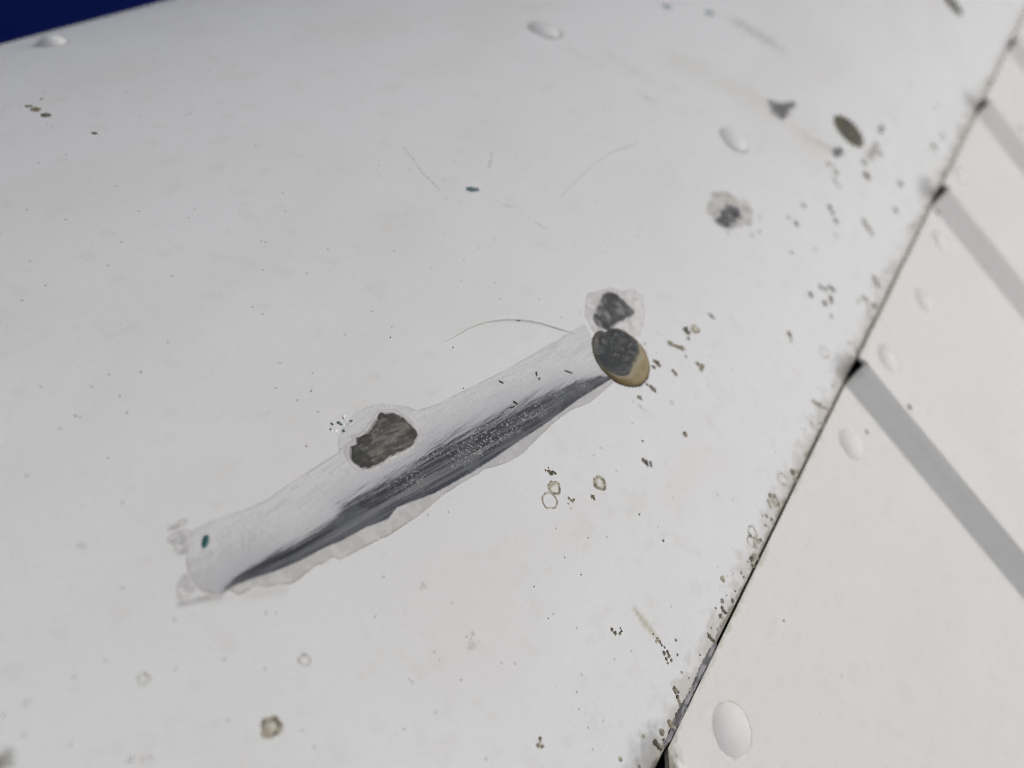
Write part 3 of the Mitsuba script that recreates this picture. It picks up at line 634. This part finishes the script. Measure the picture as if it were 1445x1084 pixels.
# grey sealant squeezed out of the seam
rng = np.random.default_rng(5)
(ax, ay), (bx, by) = SEAL
dots = []
for t in np.linspace(0.02, 0.98, 60):
    w = 0.30 + 0.55 * max(0, math.sin(t * math.pi * 1.0)) * (0.6 + 0.4 * math.sin(t * 9))
    dots.append((SEAM0 - 0.28 * w + rng.normal(0, 0.06), ay + (by - ay) * t, w))
mesh = crust(dots, 7, 0.25, 0.09, 0.25)
put('painted_panel__seam_sealant', mesh, 'sealant_mat', 'crumbly grey sealant along the lower seam')

# ---------------------------------------------------------------- things lying on the skins
for (cx, cy, a) in CHIPS:
    rng = np.random.default_rng(40 + a)
    r = (1.0, 0.55, 1.5, 1.5, 0.55, 0.5)[a]
    dx, dy, st = ((0.55, 0.83, 1.5), (-0.6, 0.8, 1.7), (0.6, 0.8, 1.2), (0.7, 0.7, 1.2), (0.5, 0.8, 1.2), (0.6, 0.8, 1.3))[a]
    ang = np.sort(rng.uniform(0, 2 * np.pi, 9))
    u, v = np.cos(ang) * r * st, np.sin(ang) * r * 0.75
    pts = np.stack([cx + u * dx - v * dy, cy + u * dy + v * dx], -1)
    g = Polygon(pts).convex_hull.buffer(0.08)
    mesh, uv = sheet(g, 0.15, 0.16, rough(1.2, 0.08, 50 + a), 0.12)
    put(numbered('paint_chip'), mesh, 'teal_mat' if a == 1 else 'grey_teal_mat', (
        'grey teal paint flake lying on the white panel above the curved hair', 'bright teal paint flake at the left end of the sanded strip',
        'blurred teal speck nearest the top edge of the photo', 'blurred teal speck just right of another at the top',
        'tiny teal fleck near the seam below the dirt cluster', 'tiny teal fleck under the spot with the beige halo')[a], 'paint flake')
put('curved_hair', tube_on(HAIR, 0.085, 0.2), 'hair_mat', 'long curved pale hair ending at the half tan rivet', 'hair')
put('thin_fibre', tube_on(FIBRE, 0.07, 0.06), 'hair_mat', 'thin slightly bent grey fibre on the upper middle of the panel', 'fibre')
STICK_LABELS = ('short dark brown splinter left of the half tan rivet', 'small dark brown crumb in the middle of the sanded strip', 'tiny upright dark splinter between crumb and brown splinter',
                'tiniest dark crumb below the upright splinter', 'dark fleck on the upper edge of the bare band', 'second dark fleck on the band edge, left of the first', 'dark crumb sitting on the curved hair')
for (a, b), lab in zip(STICKS, STICK_LABELS):
    put(numbered('splinter'), tube_on([a, ((a[0] + b[0]) / 2 + 0.05, (a[1] + b[1]) / 2), b], 0.12, 0.04, taper=True), 'dark_fleck', lab, 'splinter')

CLUMP_LABELS = [
    'short tan dash of dirt, uppermost right of the half tan rivet', 'dark hooked dirt speck left of a small pale ring', 'long slanting dirt dash right of the half tan rivet',
    'pair of dark dirt dots right of the slanting dash', 'faint short dash below the slanting dirt dash', 'curled dirt speck touching the tan side of the rivet',
    'dirt dash just under the tan edge of the rivet', 'small dark dot below the rivet', 'ragged brown dirt cluster above the two stain rings', 'speckled dirt right of the two stain rings',
    'small brown dot left below the dark ring stain', 'dark dirt flake right of the dark ring stain', 'lone dark dot between rivet and seam', 'group of dark dots left of the tan streak',
    'dark grainy cluster at the lower end of the tan streak', 'small brown growth on the seam level with the tan streak', 'brown knob on the seam above the grey sealant', 'long brown growth sticking out of the lower seam',
    'dark brown knob at the foot of the seam above the black opening', 'brown knob on the seam next to the big dome rivet', 'dark slanting growth on the seam below the black triangle', 'dark knob on the seam above the brown cluster',
    'curly brown cluster on the middle of the seam', 'brown crumbs hugging the seam between two loops', 'small dark knob on the seam below the loops', 'tiny knob on the seam further down',
    'loose group of dark dots left of the upper seam', 'dark slanting growth at the upper seam', 'tan and dark growth at the upper seam under the slanting one', 'crumbly tan dirt patch right of the olive rivet',
    'dark dot under the crumbly tan patch', 'larger blurred dot below the crumbly tan patch', 'elongated dot above the crumbly tan patch', 'blurred dot left below the olive rivet',
    'short slanted smudge left of the larger blurred dot', 'blurred dot near the second rib opening', 'blurred dot close to the upper seam', 'faint blurred dot under the small grey chip',
    'small dash right of the beige halo', 'two dark dots right of the beige halo', 'wavy chain of dark dots right of the beige halo', 'thick olive brown dash near the seam',
    'single dot left of the seam below the second rib opening', 'pair of dots left of the black triangle', 'dark dirt cluster near the bottom edge of the photo', 'row of three dark dots at the upper left',
    'tiny dash right of the three dots', 'dark fleck beside the middle rib', 'tiny dark fleck on the rib foot', 'blurred fleck on the ribbed panel below the third rib', 'blurred fleck at the foot of the second rib', 'dark smudge on the front face of the second rib',
    'tiny dark mark on top of the big dome rivet']
for i, dots in enumerate(CLUMPS):
    mesh = crust([(a, b, r * 1.12) for a, b, r in dots], i, 0.30)
    if len(mesh.faces):
        put(numbered('dirt_speck'), mesh, 'tan_mat' if i in (0, 2, 20, 22, 23, 27, 28, 29, 41) else 'grime_mat', CLUMP_LABELS[i], 'dirt')
RING_LABELS = ('small tan ring stain right of the hooked speck', 'brown ring stain above a larger pale one', 'larger pale ring stain below the brown one', 'dark oval ring stain between the band and the seam',
               'pale open ring stain on the middle of the seam', 'pale loop stain on the lower seam', 'second pale loop stain just below the first', 'faint tan ring stain left of the black triangle',
               'big brown ring stain near the bottom left', 'pale ring stain above the big brown one', 'faint pale ring stain at the lower left')
for i, (cx, cy, r, kind) in enumerate(RINGS):
    w = {'t': 0.34, 'b': 0.17, 'p': 0.13, 'd': 0.27}[kind] * (r if r < 1 else 1 + 0.25 * (r - 1))
    key = numbered('ring_stain')
    note(key, RING_LABELS[i], 'stain')
    mesh = ring_crust(cx, cy, r, w, i, 0.06, 0.5 if kind == 'p' else 0.2)
    put(key + '__rim', mesh, 'pale_mat' if kind == 'p' else 'tan_mat')
    if kind in 'dtb':
        g = wobble([(cx + r * 0.95 * math.cos(t), cy + r * 0.95 * math.sin(t)) for t in np.linspace(0, 2 * math.pi, 40)[:-1]], 0.25, 0.1, 1.0, 60 + i)
        mesh, uv = sheet(g, 0.2, 0.0, None, 0.2)
        put(key + '__film', mesh, 'film_mat', uv=uv)

# pinhead dirt nobody would count
parts = [crust([(d[0], d[1], d[2] * 0.8)], 100 + i, 0.35, ragged=0.25) for i, d in enumerate(TINY)]
rng = np.random.default_rng(11)
for i in range(45):
    x, y = rng.uniform(-30, 65), rng.uniform(0, 320)
    parts.append(crust([(x, y, rng.uniform(0.05, 0.12))], 300 + i % 17, 0.5, cell=0.04, ragged=0.2))
# more of it drifts up against the seam
crumbs = []
for i in range(340):
    x, y = SEAM0 - 0.2 - rng.exponential(1.9), rng.uniform(45, 420)
    (parts if i % 3 else crumbs).append(crust([(x, y, rng.uniform(0.08, 0.22) * (1 + y / 600) * (1 if i % 3 else 2.5))], 400 + i % 23, 0.4, cell=0.06, ragged=0.35))
parts = [p for p in parts if len(p.faces)]
put('painted_panel__seam_grime', trimesh.util.concatenate([p for p in crumbs if len(p.faces)]), 'tan_mat', 'brown crusty grime along the seam', kind='stuff')
put('fine_dirt', trimesh.util.concatenate(parts), 'grime_mat', 'fine dark pinhead dirt scattered over the white panels', 'dirt', kind='stuff')
# white and dark crumbs of torn paint by the bare patch
rng = np.random.default_rng(8)
white, dark = [], []
for i in range(16):
    x, y = -3.3 + rng.normal(0, 0.6), 61.9 + rng.normal(0, 0.9)
    (white if i % 2 else dark).append(crust([(x, y, rng.uniform(0.12, 0.3))], 500 + i, 0.8, cell=0.05))
put('painted_panel__torn_paint', trimesh.util.concatenate(white), 'white_fleck', kind='stuff')
put('painted_panel__torn_paint_001', trimesh.util.concatenate(dark), 'grey_teal_mat', kind='stuff')
